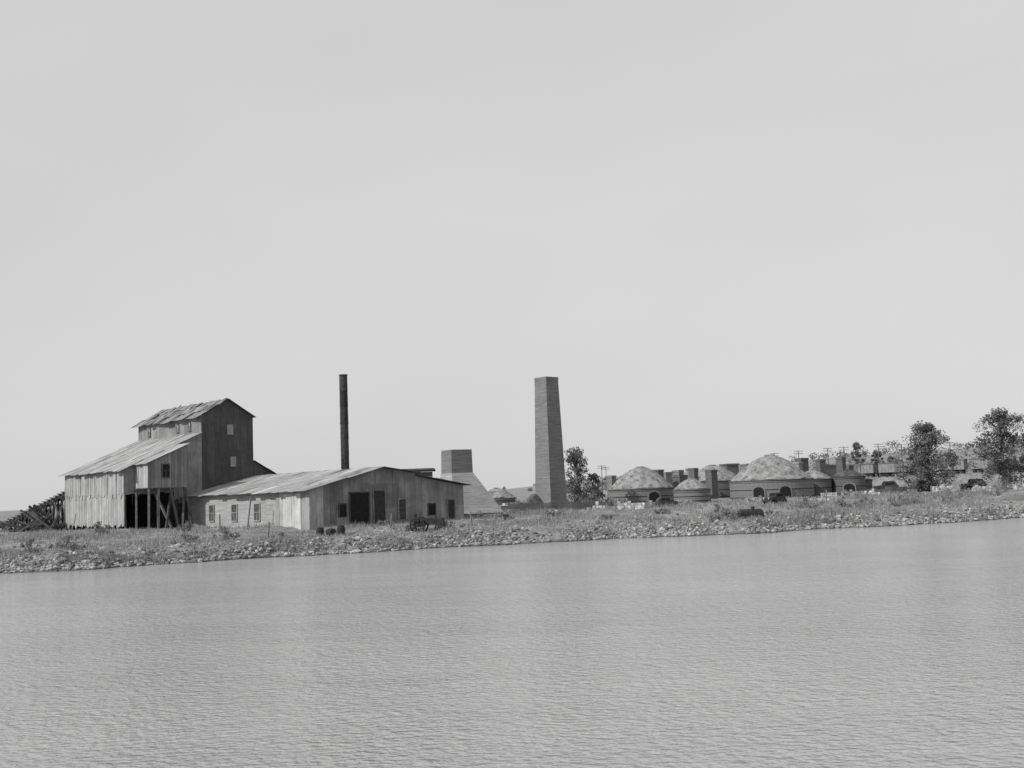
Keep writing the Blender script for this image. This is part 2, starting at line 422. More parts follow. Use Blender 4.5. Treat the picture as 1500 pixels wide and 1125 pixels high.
# --- long machine house
ho = thing('long_machine_house', P0+CX*5.86-RY*20.4+Z_*1.3, 'long low brick and tin machine house with patched gable roof', 'factory building', ANG)
W, LL, RX, EX = 15.5, 20.3, 6.8, 10.3
he, hr = 4.44-1.3, 6.05-1.3
h1, h2, he2 = 4.28, 4.02, 3.12
hl = lambda a: he+(hr-he)*(a/RX)
hm = lambda a: hr+(h1-hr)*(a-RX)/(EX-RX)
hx = lambda a: h2+(he2-h2)*(a-EX)/(W-EX)
mb = MB(); mb.prism([(0,5.0,-0.6),(0,LL,-0.6),(0,LL,he),(0,5.0,he)], (0.25,0,0))
mb.done('wall', M_BRICK_L, ho, label='pale brick side wall')
mb = MB(); boards(mb, (0,0,0), Y_, -X_, 0, 5.0, 0.55, lambda s: -0.3, lambda s: he, None, (0.75, 1.1), 0.03)
mb.done('wall', M_TIN, ho, label='bright tin sheet siding')
def gtone(s, z):
    if s < 1.0: return 1.5
    return 0.9+0.55*noise.noise(Vector((s*0.5, z*0.6, 3)))+ (0.2 if s > EX else 0)
mb = MB()
for fn, a0, a1 in ((hl,0,RX),(hm,RX,EX),(hx,EX,W)):
    boards(mb, (0,0,0), X_, -Y_, a0, a1, 0.62, lambda s: -0.4, fn, 2.0, (.82,1.18), jit=0.03, tfun=gtone)
    boards(mb, (0,LL,0), X_, Y_, max(a0,.3), a1, 0.62, lambda s: -0.4, fn, 1.5)
boards(mb, (W,0,0), Y_, X_, 0, LL, 0.62, lambda s: -0.4, lambda s: he2, 1.5)
boards(mb, (EX,0,0), Y_, X_, 0, LL, 0.62, lambda s: h2-.2, lambda s: h1, None)
mb.done('wall', M_TIN_MID, ho, label='patched tin gable wall')
mb = MB()
sl = (hr-he)/RX
sheets(mb, (-0.55,-0.5,he-0.55*sl), (-0.55,LL+0.02,he-0.55*sl), (RX,LL+0.02,hr+0.03), (RX,-0.5,hr+0.03), 0.8, 4, (0.9, 1.12), 0.3, 0.06, patch=.08)
mb.done('roof', M_ROOF2, ho, label='patched pale tin roof slope')
mb = MB()
sheets(mb, (EX+.25,-0.5,h1-.02), (EX+.25,LL,h1-.02), (RX,LL,hr+0.03), (RX,-0.5,hr+0.03), 0.8, 2, (0.7, 1.2), 0.2, 0.05)
sheets(mb, (W+0.5,-0.5,he2-.06), (W+0.5,LL,he2-.06), (EX+.03,LL,h2+0.03), (EX+.03,-0.5,h2+0.03), 0.8, 3, (0.7, 1.2), 0.2, 0.05)
mb.done('roof', M_ROOF, ho)
for yy in (7.4, 11.2, 15.2):
    window(ho, (0,yy,0.75), Y_, -X_, 1.0, 1.5, M_PANE_D, M_FRAME, 1)
def door(parent, a0, a1, z0, z1, mat=M_BLACK, tone=1.0, nm='door', ft=4.0):  # default black panel paints the shade of an open doorway
    mb = MB(); mb.prism([(a0,-0.05,z0),(a1,-0.05,z0),(a1,-0.05,z1),(a0,-0.05,z1)], (0,0.03,0), tone)
    mb.box(a0-0.1,a0,-0.1,-0.03,z0,z1+0.1,ft*tone); mb.box(a1,a1+0.1,-0.1,-0.03,z0,z1+0.1,ft*tone); mb.box(a0,a1,-0.1,-0.03,z1,z1+0.1,ft*tone)
    return mb.done(nm, mat, parent)
door(ho, 3.7, 5.5, -0.2, 2.75); door(ho, 6.0, 7.1, -0.2, 2.9, M_WOOD, 0.5); door(ho, 13.7, 14.4, 0.2, 1.9, M_WOOD, 0.5)
door(ho, 8.5, 9.2, 0.5, 2.1, M_WOOD, 0.7); door(ho, 11.6, 12.3, 0.7, 1.6, M_BLACK, 1.0, 'hatch')  # dark panels stand in for shade in gaps of the gable
door(ho, 2.7, 3.3, 0.9, 1.9, M_BLACK, 1.0, 'hatch')
mb = MB(); boards(mb, (-0.06,1.2,0), Y_, -X_, 0, 2.6, 0.43, lambda s: -0.2, lambda s: he-0.25, None, (1.1, 1.5), 0.02)
mb.done('door', M_TIN, ho, label='pale sliding plank door')
mb = MB(); mb.tube((RX-.2,5.2,hr-.1),(RX-.2,5.2,hr+.9),.07,.07,8); mb.tube((RX-.2,5.2,hr+.9),(RX-.2,5.2,hr+1.05),.16,.05,8)
mb.done('vent_pipe', M_STEEL, ho)
bs = thing('tar_roofed_shed', (-13.0,113,GZ), 'low dark flat-roofed shed behind the machine house', 'shed', 0.1)
mb = MB(); mb.box(0,4.5,0,5,0,4.5); mb.done('wall', M_BRICK_D, bs)
mb = MB(); mb.prism([(-.3,-.3,4.52),(4.8,-.3,4.52),(4.8,5.3,4.8),(-.3,5.3,4.8)], (0,0,.22)); mb.done('roof', M_STEEL, bs)

# --- steel smokestack
ss = thing('steel_smokestack', (-16.2,105,GZ), 'slender black riveted steel smokestack rising through the tin roof', 'smokestack')
mb = MB(); zt = 15.5-GZ
k = 9
for i in range(k):
    z0 = zt*i/k; z1 = zt*(i+1)/k
    mb.tube((0,0,z0),(0,0,z1),0.40,0.385,20,R.uniform(.8,1.5),cap=(i in (0,)))
mb.done('shaft', M_STEEL, ss, smooth=False)
for i in (3,6,9):
    mb = MB(); z1 = zt*i/k; mb.tube((0,0,z1-0.09),(0,0,z1),0.425,0.425,20,1.2); mb.done('collar', M_STEEL, ss)

# --- square brick chimneys
def frustum(mb, segs, off=(0,0)):
    n_ = len(segs)
    for i, ((h0, z0), (h1, z1)) in enumerate(zip(segs, segs[1:])):
        t0 = (segs[-1][1]-z0)/(segs[-1][1]-segs[0][1]); t1 = (segs[-1][1]-z1)/(segs[-1][1]-segs[0][1])
        a, b_ = off[0]*t0, off[1]*t0; c, d = off[0]*t1, off[1]*t1
        mb.hexa([(a-h0,b_-h0,z0),(a+h0,b_-h0,z0),(a+h0,b_+h0,z0),(a-h0,b_+h0,z0),(c-h1,d-h1,z1),(c+h1,d-h1,z1),(c+h1,d+h1,z1),(c-h1,d+h1,z1)])
ch = thing('tall_brick_chimney', (3.94,125,1.4), 'tall square tapering brick kiln chimney rising over the yard', 'chimney', rad(42))
mb = MB(); zt = 3.7+166*125/1616-1.4
frustum(mb, [(1.30,0),(1.24,2.0),(0.95,zt-0.4)])
for s in range(4):
    c, q = [(1,0),(0,1),(-1,0),(0,-1)][s]
    mb.box(min(c*0.82-.15,c*0.82+.15) if c else -0.97, max(c*0.82-.15,c*0.82+.15) if c else 0.97,
           (min(q*0.82-.15,q*0.82+.15) if q else -0.669), (max(q*0.82-.15,q*0.82+.15) if q else 0.669), zt-0.398, zt)
mb.done('shaft', M_BRICK, ch)
c2 = thing('flared_brick_chimney', (-5.55,105,1.3), 'squat square brick chimney on a wide flaring base', 'chimney', rad(30))
mb = MB(); frustum(mb, [(1.12,4.35),(1.08,6.56)])
mb.done('shaft', M_BRICK, c2)
mb = MB(); frustum(mb, [(2.6,0.5),(2.4,0.95),(1.14,4.348)], off=(0.7,-0.45)); mb.done('flared_base', M_BRICK_L, c2, label='pale straight-sloping brick base')
for a in (-1.5,0.7,2.9):
    for bq in (-2.65,-.45,1.75):
        mb = MB(); mb.box(a-.3,a+.3,bq-.3,bq+.3,-.4,0.497); mb.done('pier', M_BRICK_L, c2)

# --- kiln domes
def kiln(x, y, r, wz, tz, label, doors=((-95,),), mats=(M_BRICK_D, M_DOME), seed=1, collar=True, jit=.035, cone=.4, bands=True):
    g0 = 1.5
    e = thing('beehive_kiln', (x, y, g0), label, 'brick kiln', 0, 'round kilns of the brickyard')
    wz -= g0; tz -= g0
    mb = MB(); mb.revolve([(r,-.4),(r,wz-.3),(r+.08,wz-.29),(r+.08,wz),(r*0.93,wz+0.03)], 56, 0.006, 1, seed)
    mb.done('wall', mats[0], e)
    hgt = tz-wz; mb = MB(); prof = []; rt = .10 if collar else .2
    for i in range(21):
        f = i/20; rr_ = r*0.98*(1-f)+r*rt*f
        prof.append((rr_, wz+0.04+hgt*((1-cone)*math.sin(f*math.pi/2)+cone*f)))
    mb.revolve(prof, 64, jit, 1, seed+3)
    rr = random.Random(seed)
    for i in range(int(7*r)):
        f = rr.uniform(.03,.95); an = rr.uniform(0,6.28); q = r*0.98*(1-f)+r*rt*f; z = wz+.04+hgt*((1-cone)*math.sin(f*math.pi/2)+cone*f)
        s = rr.uniform(.07,.15); px_,py_ = q*math.cos(an),q*math.sin(an)
        mb.box(px_-s,px_+s,py_-s*.7,py_+s*.7,z-.12,z+rr.uniform(.03,.09),rr.uniform(.6,1.3))
    mb.done('dome', mats[1], e)
    if collar:
        mb = MB(); mb.revolve([(r*.12,tz-.1),(r*.13,tz+.12),(r*.07,tz+.13)], 16); mb.done('vent_collar', mats[0], e)
    if bands:
        for zb in (0.35, wz*0.5, wz-.14):
            mb = MB(); q = r+.11 if zb > wz-.2 else r*1.004+.012
            mb.revolve([(q-.04,zb),(q+.02,zb),(q+.02,zb+.08),(q-.04,zb+.08)], 56)
            mb.f.pop(); mb.t.pop(); mb.done('iron_band', M_STEEL, e)
    for (an,) in doors:
        a = rad(an); o = Vector((math.cos(a), math.sin(a), 0)); tn = Vector((-o.y, o.x, 0)); w_ = 0.68; hh = min(1.2, wz*0.55)
        def arch(w_, hh, off, th):
            pts = [tn*w_+Z_*-.2, tn*w_+Z_*hh]+[tn*w_*math.cos(k*math.pi/8)+Z_*(hh+w_*0.7*math.sin(k*math.pi/8)) for k in range(1, 8)]+[tn*-w_+Z_*hh, tn*-w_+Z_*-.2]
            mbx.prism([p+o*(r+off) for p in pts], -o*th)
        mbx = MB(); arch(w_+.15, hh+.05, 0.10, 0.4); d_ = mbx.done('doorway', M_BRICK, e)
        mbx = MB(); arch(w_, hh-.03, 0.115, 0.1); mbx.done('arch_shade_panel', M_BLACK, d_)  # black slab on the wall face paints the shade within the arch
    return e
kiln(15.9,140,4.15,3.5,6.15,'round beehive kiln with crusted pale dome and banded wall',((-75,),),(M_BRICK,M_DOME),seed=1,cone=.3)
kiln(20.7,130,2.15,3.2,4.45,'small round kiln with low sooty conical top',(),(M_BRICK,M_DOME),2,jit=.03)
kiln(29.7,166,4.4,4.2,6.5,'round kiln with worn mottled dome behind others',(),seed=3)
kiln(32.4,140,5.2,4.0,7.05,'largest beehive kiln with crumbling pale dome and arched doorway',((-120,),(-85,)),(M_BRICK,M_DOME),seed=4,jit=.04,cone=.45)
kiln(38.9,144.5,2.4,3.9,5.0,'small round kiln crowded against the largest kiln',(),(M_BRICK_D,M_DOME),seed=11)
kiln(43.4,144,2.1,4.1,4.9,'short dark brick drum kiln with low top',((-105,),),(M_BRICK_D,M_DOME_D),seed=6)
kiln(48.5,160,3.0,3.6,4.9,'low round kiln with dark banded wall',(),seed=7)
kiln(-2.7,150,2.7,2.9,4.2,'half-ruined low kiln of mottled broken brick',(),seed=8,jit=.06,bands=False)
kiln(1.9,119,1.1,2.2,3.3,'small soot-blackened domed kiln beside the tall chimney',(),(M_BRICK_D,M_DOME_D),9,False,bands=False)
for i, (x, y, w_, zt, m_) in enumerate([(18.9,147,1.6,5.9,M_BRICK_D),(23.6,160,1.5,5.9,M_BRICK),(25.5,158,1.3,6.1,M_BRICK_D),(34.6,178,2.8,6.9,M_BRICK_D),(37.6,180,1.7,6.8,M_BRICK),
        (38.2,151,2.3,6.3,M_BRICK_L),(40.3,155,1.7,6.9,M_BRICK_D),(41.3,149,1.2,6.5,M_BRICK_D),(45.2,160,3.3,5.9,M_BRICK),(44.2,149.5,1.2,6.7,M_BRICK_D),(13.2,152,1.2,5.4,M_BRICK),(27.0,152,1.5,5.7,M_BRICK_D),(22.2,149,1.8,5.1,M_BRICK_D),(50.5,167,1.3,5.8,M_BRICK_D),(20.9,152,1.4,5.6,M_BRICK),(42.8,153,1.3,5.9,M_BRICK)]):
    k_ = thing('kiln_stack', (x,y,1.4), 'short square brick draught stack standing beside the kilns', 'chimney', rad(R.uniform(15,60)), 'short draught stacks among the kilns')
    h_ = w_/2*0.8; mb = MB(); frustum(mb, [(h_*1.1,0),(h_,1.2),(h_*0.97,zt-1.65)]); frustum(mb,[(h_*1.08,zt-1.65),(h_*1.08,zt-1.4)])
    mb.done('shaft', m_, k_)
    mb = MB(); mb.box(-h_*.7,h_*.7,-h_*.7,h_*.7,zt-1.398,zt-1.38); mb.done('flue_shade_panel', M_BLACK, k_)  # thin black sheet paints the shade down the flue

def low_wall(x0, y0, x1, y1, z0, z1, mat, label, name='brick_wall'):
    d = Vector((x1-x0, y1-y0, 0)); n = int(d.length/0.8)+1; d.normalize(); q = Vector((-d.y,d.x,0))*0.2
    mb = MB(); Lw = math.hypot(x1-x0,y1-y0)
    for i in range(n):
        a = d*(Lw*i/n); b_ = d*(Lw*(i+1)/n); z = z1+R.uniform(-.22,.1)
        mb.hexa([a-q-Z_*.4, b_-q-Z_*.4, b_+q-Z_*.4, a+q-Z_*.4, a-q+Z_*(z-z0), b_-q+Z_*(z-z0), b_+q+Z_*(z-z0), a+q+Z_*(z-z0)], R.uniform(.8,1.2))
    o = mb.done(name, mat, loc=(x0,y0,z0)); tag(o, label, 'wall')
low_wall(-1.6,112,9.2,115,1.5,2.5,M_BRICK_D,'low crumbling dark brick wall along the yard')
low_wall(-2.4,108,0.2,110,1.5,2.1,M_CONC,'short pale concrete footing wall')
low_wall(46,150,58,152,1.5,2.4,M_BRICK_D,'long low brick wall beyond the last kiln')
low_wall(11,120,17,121,1.5,2.0,M_BRICK,'low broken brick wall before the round kiln')

def pile(x, y, w, d_, h, mat, label, seed):
    rr = random.Random(seed); mb = MB(); g0 = H(x, y)
    nx_ = int(w/0.32)+1; 
    for i in range(nx_):
        for j in range(max(1,int(d_/0.35))):
            hh = h*(0.55+0.5*noise.noise(Vector((i*.5+seed,j*.6,0)))+0.25*rr.random())
            nz = max(1,int(hh/0.22))
            for k in range(nz):
                cx = -w/2+i*.32+rr.uniform(-.03,.03); cy = j*.35+rr.uniform(-.03,.03)
                mb.box(cx,cx+.29,cy,cy+.31,k*.22-(.3 if k==0 else 0),k*.22+.205,rr.uniform(.6,1.2))
    o = mb.done('brick_pile', mat, loc=(x,y,g0)); o.rotation_euler=(0,0,rr.uniform(-.5,.5))
    tag(o, label, 'bricks', 'stacks of brick about the yard')
TH = 'tumbled heap of broken brick'; PS = 'small pale stack of bricks'
for i,(x,y,w_,d_,h_,m_,lb) in enumerate([(10.9,106,2.4,1,1.2,M_PALE,'pale uneven stack of bricks in the grass'),(8.3,112,1.2,1,.9,M_PALE,PS),
    (24.0,112,1.5,1,.8,M_ROCK,TH),(55.5,142,3.2,1.2,1.2,M_PALE,'long pale stack of bricks'),(59.5,141,2.2,1,1.0,M_PALE,'pale stack of bricks near a tree'),
    (50,140,1.4,1,.9,M_ROCK,TH),(64.5,140,2.6,1,1.0,M_PALE,'long pale stack of bricks'),(36,120,2,1,.7,M_ROCK,TH),
    (46,126,2.0,1,.7,M_ROCK,TH),(13.2,116,1.6,1,1.0,M_ROCK,TH),(6.5,104,.8,.5,.6,M_PALE,PS),
    (18.5,122,2.2,1,1.0,M_ROCK,TH),(27.5,128,2.0,1,.8,M_ROCK,TH),(40,132,2.2,1,1.0,M_ROCK,TH),(11.5,128,2.4,1,1.3,M_ROCK,TH),
    (-0.5,104,1.2,.7,.6,M_ROCK,TH),(3.0,101,1.0,.7,.5,M_ROCK,TH),(20.3,108,1.3,.7,.6,M_ROCK,TH),(31.5,115,1.8,1,.7,M_PALE,PS),(44,138,2.4,1,1.0,M_PALE,PS),
    (0.2,128,2.6,1,1.6,M_ROCK,TH),(-1.2,122,1.4,1,1.2,M_PALE,PS),(27,118,1.6,1,.8,M_ROCK,TH),(17.5,112,1.2,.8,.7,M_ROCK,TH),(33.5,126,2.0,1,.7,M_ROCK,TH),(37,131,1.6,1,1.1,M_PALE,PS)]):
    pile(x,y,w_,d_,h_,m_,lb,i+20)

# --- trestle ramp and fallen timbers on the far side of the tower
tr = thing('timber_trestle_ramp', (-50.2,107,1.5), 'dark inclined timber trestle ramp rising to the mill tower', 'ramp')
Lr = 6.9; rz = lambda s: 0.4+3.3*s/Lr
mb = MB()
for yy in (-.8,.8): mb.beam((0,yy,rz(0)),(Lr,yy,rz(Lr)),.25)
mb.done('stringer', M_WOOD, tr)
mb = MB()
for i in range(20): s = i*Lr/19; mb.box(s-.09,s+.09,-1.1,1.1,rz(s)+.18,rz(s)+.28,R.uniform(.6,2.0))
mb.done('deck', M_WOOD, tr)
for i in range(1,7):
    s = i*Lr/6; mb = MB(); z = rz(s)
    for yy in (-.9,0,.9): mb.beam((s,yy*1.4,-.6),(s,yy,z),.2)
    mb.beam((s,-1.2,.1),(s,.9,z-.1),.12,1.3); mb.beam((s,1.2,.1),(s,-.9,z-.1),.12,1.3)
    if i < 6: mb.beam((s,-1.0,z-.2),(s+Lr/6,-1.15,-.1),.14,1.5); mb.beam((s,-1.3,-.1),(s+Lr/6,-1.05,rz(s+Lr/6)-.1),.12,.8)
    mb.done('bent', M_WOOD, tr)
rr = random.Random(31)
for i in range(30):
    x = rr.uniform(-47.5,-42.5); y = rr.uniform(103.0,105.3); a = rr.uniform(-.9,.9); l = rr.uniform(1.5,4); up = rr.uniform(.3,3.0)*(.5+.5*(x+47.5)/5)
    if x+l*math.cos(a) > -42.2: a = math.pi-a
    mb = MB(); mb.beam((0,0,0),(l*math.cos(a),l*math.sin(a)*.5,up),rr.uniform(.12,.26),rr.uniform(.5,1.8))
    o = mb.done('timber_beam', M_WOOD, loc=(x,y,1.45+rr.uniform(0,.3))); tag(o,'dark fallen timber in a tangled heap by the ramp','timber','fallen timbers heaped beside the ramp')

# --- vehicles
def old_car(loc, rot, label, scale=1.0):
    e = thing('old_car', loc, label, 'car', rot, 'worn cars about the yard', scale)
    mb = MB()
    prof = [(-1.75,.45),(-1.8,.95),(-1.6,1.25),(-1.35,1.62),(-.9,1.74),(.1,1.72),(.42,1.15),(1.45,1.08),(1.55,.95),(1.55,.5)]
    mb.prism([(x,-.62,z) for x,z in prof],(0,1.24,0)); 
    mb.done('body', M_CARP, e)
    for sy in (-1,1):
        for cx, rr_ in ((1.15,.42),(-1.2,.42)):
            mb = MB(); pts = [(cx+rr_*1.25*math.cos(k*math.pi/8), sy*.64, .36+rr_*1.2*math.sin(k*math.pi/8)) for k in range(9)]
            pts2 = [(cx+rr_*1.1*math.cos(k*math.pi/8), sy*.64, .36+rr_*1.05*math.sin(k*math.pi/8)) for k in range(8,-1,-1)]
            for k in range(8):
                mb.prism([pts[k],pts[k+1],pts2[7-k],pts2[8-k]],(0,sy*.24,0))
            mb.done('fender', M_CARP, e)
            mb = MB(); mb.tube((cx,sy*.62,.34),(cx,sy*.78,.34),.35,.35,18); wh = mb.done('wheel', M_RUBBER, e)
            mb = MB(); mb.tube((cx,sy*.782,.34),(cx,sy*.8,.34),.17,.15,12); mb.done('rim', M_FRAME, wh)
        mb = MB(); mb.box(-.75,.75,sy*.64,sy*.84,.36,.41) if sy>0 else mb.box(-.75,.75,-.84,-.64,.36,.41); mb.done('running_board', M_CARP, e)
        for (a,b_) in ((-1.15,-.55),(-.45,.1)):
            mb = MB(); y0,y1 = sorted((sy*.6,sy*.628)); mb.box(a,b_,y0,y1,1.2,1.55); mb.done('window', M_BLACK, e)
        mb = MB(); mb.tube((1.5,sy*.45,.95),(1.68,sy*.45,.95),.1,.13,12); mb.done('headlight', M_FRAME, e)
    mb = MB(); mb.prism([(.15,-.5,1.66),(.15,.5,1.66),(.4,.5,1.24),(.4,-.5,1.24)],(.035,0,.02)); mb.done('windscreen', M_BLACK, e)
    mb = MB(); mb.box(1.552,1.58,-.32,.32,.5,1.0); mb.done('grille', M_STEEL, e)
    return e
car = old_car((25.2,108,H(25.2,108)-.1), rad(215), 'dark worn sedan standing in the grass by the kilns', .68)
copy_thing(car,(15.0,110,H(15,110)-.1),rad(15),'dark worn sedan beside a low brick heap',.65)
copy_thing(car,(51.0,152.5,H(51,152.5)),rad(170),'dark old car parked beyond the last kiln',.95)
copy_thing(car,(54.8,149,H(54.8,149)),rad(25),'dark old car parked near the pale brick stacks',.9)
copy_thing(car,(62,150,H(62,150)),rad(190),'dark old car parked beneath a tree',.95)
tx, ty = -6.9, 82.3; tg = H(tx, ty)
e = thing('derelict_tractor', (tx,ty,tg), 'rusted derelict farm tractor sunk in weeds on the bank', 'tractor', rad(-12))
mb = MB(); mb.prism([(.0,-.22,.5),(1.35,-.22,.5),(1.35,-.22,.95),(0,-.22,1.05)],(0,.44,0)); mb.done('engine', M_STEEL, e)
mb = MB(); mb.box(1.36,1.5,-.28,.28,.42,1.02); mb.done('radiator', M_STEEL, e)
mb = MB(); mb.box(-.75,0,-.3,.3,.4,.8); mb.box(-.6,-.25,-.25,.25,.95,1.0); mb.box(-.72,-.64,-.25,.25,.95,1.35); mb.beam((-.42,0,.78),(-.42,0,.96),.08); mb.done('seat', M_STEEL, e)
mb = MB(); mb.beam((0,0,1.0),(-.25,0,1.3),.04)
for k in range(10):
    a=2*math.pi*k/10; a2=2*math.pi*(k+1)/10
    mb.beam((-.25+.1*math.cos(a),.2*math.sin(a),1.3+.14*math.cos(a)),(-.25+.1*math.cos(a2),.2*math.sin(a2),1.3+.14*math.cos(a2)),.03)
mb.done('steering_wheel', M_STEEL, e)
mb = MB(); mb.tube((.9,0,.98),(.9,0,1.4),.04,.04,8); mb.done('exhaust_pipe', M_STEEL, e)
for cx, cy, r_ in ((-.4,-.52,.58),(-.4,.52,.58),(1.2,-.42,.3),(1.2,.42,.3)):
    mb = MB(); n=20
    for k in range(n):
        a=2*math.pi*k/n; a2=2*math.pi*(k+1)/n
        q=[(cx+rr_*math.cos(t_),cy-.09,r_+rr_*math.sin(t_)-.05) for rr_,t_ in ((r_,a),(r_,a2),(r_*.84,a2),(r_*.84,a))]
        mb.prism(q,(0,.18,0))
        if k%2==0: mb.beam((cx,cy,r_-.05),(cx+r_*.9*math.cos(a),cy,r_-.05+r_*.9*math.sin(a)),.03)
    mb.tube((cx,cy-.1,r_-.05),(cx,cy+.1,r_-.05),.09,.09,10); mb.done('wheel', M_STEEL, e)
bx, by = 18.0, 85.2; bg = H(bx,by)
e = thing('boiler_tank', (bx,by,bg), 'rusted cylindrical boiler tank lying on the bank', 'tank', rad(12))
mb = MB(); mb.tube((-.85,0,.38),(.85,0,.38),.42,.42,24); mb.tube((-.98,0,.38),(-.85,0,.38),.28,.42,24); mb.tube((.85,0,.38),(.98,0,.38),.42,.28,24)
for q in (-.5,.1,.6): mb.tube((q,0,.38),(q+.05,0,.38),.435,.435,24)
mb.done('shell', M_STEEL, e)
mb = MB(); mb.tube((.2,0,.78),(.2,0,.95),.12,.12,12); mb.tube((.2,0,.95),(.2,0,.99),.17,.17,12); mb.done('flange', M_STEEL, e)
def barrel(loc, rot, lie, label):
    mb = MB(); mb.revolve([(.25,0),(.29,.2),(.3,.43),(.29,.66),(.25,.86)], 18)
    for z in (.12,.6): mb.tube((0,0,z),(0,0,z+.04),.30,.30,18)
    o = mb.done('steel_barrel', M_STEEL, loc=loc); o.rotation_euler = (rad(88) if lie else 0,0,rot); tag(o,label,'barrel','barrels dumped on the bank')
barrel((-13.6,80,H(-13.6,80)+.28),.5,True,'rusted barrel lying on its side in grass')
barrel((-12.8,80.4,H(-12.8,80.4)-.15),0,False,'rusted barrel standing in grass')
barrel((-14.3,80.2,H(-14.3,80.2)-.2),0,False,'rusted barrel standing in grass')
mb = MB(); mb.prism([(-.7,0,0),(.75,-.1,.28),(.8,.25,.3),(-.65,.35,.02)],(0,0,.06)); o = mb.done('bleached_plank', M_PALE, loc=(-15.4,73.9,.35)); tag(o,'pale bleached board stranded at the waterline','board')
for i,(x,y,h_,ln) in enumerate([(-17.6,78,1.3,.1),(-21.5,88,2.6,.35),(-24.2,90,1.2,0),(-9.6,84,1.0,.1),(-3.5,86,1.1,-.1),(28,100,1.2,.1),(33.5,99,1.2,0),(39,104,1.3,.1)]):
    mb = MB(); mb.beam((0,0,-.3),(ln,0,h_),.09,2); o = mb.done('wooden_post', M_WOOD, loc=(x,y,H(x,y))); tag(o,'weathered leaning wooden post in rough grass','post','posts along the bank')

# --- boxcars
def boxcar():
    e = thing('boxcar', (0,0,0), 'weathered wooden railway boxcar standing on the embankment', 'railway car', 0, 'line of boxcars on the embankment')
    mb = MB(); mb.box(-6,6,-1.45,1.45,1.1,3.75)
    for i in range(13): 
        xq = -5.9+i*.98; mb.box(xq,xq+.1,-1.5,-1.452,1.1,3.75,.7); mb.box(xq,xq+.1,1.452,1.5,1.1,3.75,.7)
    mb.done('body', M_CARGO, e)
    mb = MB(); mb.prism([(-6.15,-1.6,3.76),(-6.15,1.6,3.76),(-6.15,.8,4.08),(-6.15,0,4.15),(-6.15,-.8,4.08)],(12.3,0,0),.6); mb.done('roof', M_ROOF, e)
    for sy in (-1,1):
        mb = MB(); y0,y1 = sorted((sy*1.51,sy*1.57)); mb.box(-.95,.95,y0,y1,1.15,3.6,.6); mb.done('door', M_TIN_MID, e)
    mb = MB(); mb.box(-5.9,5.9,-.5,.5,.75,1.095); mb.done('underframe', M_STEEL, e)
    for cx in (-4.3,4.3):
        mb = MB(); 
        for q in (-.85,.85):
            for sy in (-.8,.8): mb.tube((cx+q,sy-.07,.42),(cx+q,sy+.07,.42),.42,.42,14)
            mb.tube((cx+q,-.8,.42),(cx+q,.8,.42),.08,.08,8)
        mb.box(cx-1.1,cx+1.1,-.98,-.9,.35,.65); mb.box(cx-1.1,cx+1.1,.9,.98,.35,.65)
        mb.done('wheel_truck', M_STEEL, e)
    return e
bc = boxcar(); ra = math.atan2(RD.y, RD.x)
for i in range(6):
    s = 128+i*13.6; p = RA+RD*s; z = H(p.x, p.y)+.25
    if i == 0: bc.location = (p.x,p.y,z); bc.rotation_euler = (0,0,ra)
    else: copy_thing(bc,(p.x,p.y,z),ra)
def tpole(x, y, top, arms=2):
    g0 = H(x,y); h_ = top-g0
    e = thing('telegraph_pole', (x,y,g0), 'dark timber telegraph pole with double crossarms along the railway', 'telegraph pole', rad(R.uniform(-15,15)), 'telegraph poles along the railway')
    mb = MB(); mb.tube((0,0,-.5),(0,0,h_),.17,.12,8); mb.done('pole', M_POLE, e)
    for i in range(arms):
        mb = MB(); z = h_-.3-i*.75; mb.box(-1.5,1.5,-.19,-.06,z,z+.13)
        for q in (-1.4,-.95,-.5,.5,.95,1.4): mb.tube((q,-.11,z+.132),(q,-.11,z+.28),.045,.03,6)
        mb.done('crossarm', M_POLE, e)
for (x,y,t_) in [(90.2,350,13.4),(96.7,340,13.6),(100.2,335,13.6),(114,345,14.5),(116,330,13.6),(126.6,320,13.4),(86,365,13.3),(31.4,400,12),(35.4,430,12),(140,312,13.5)]:
    tpole(x,y,t_)

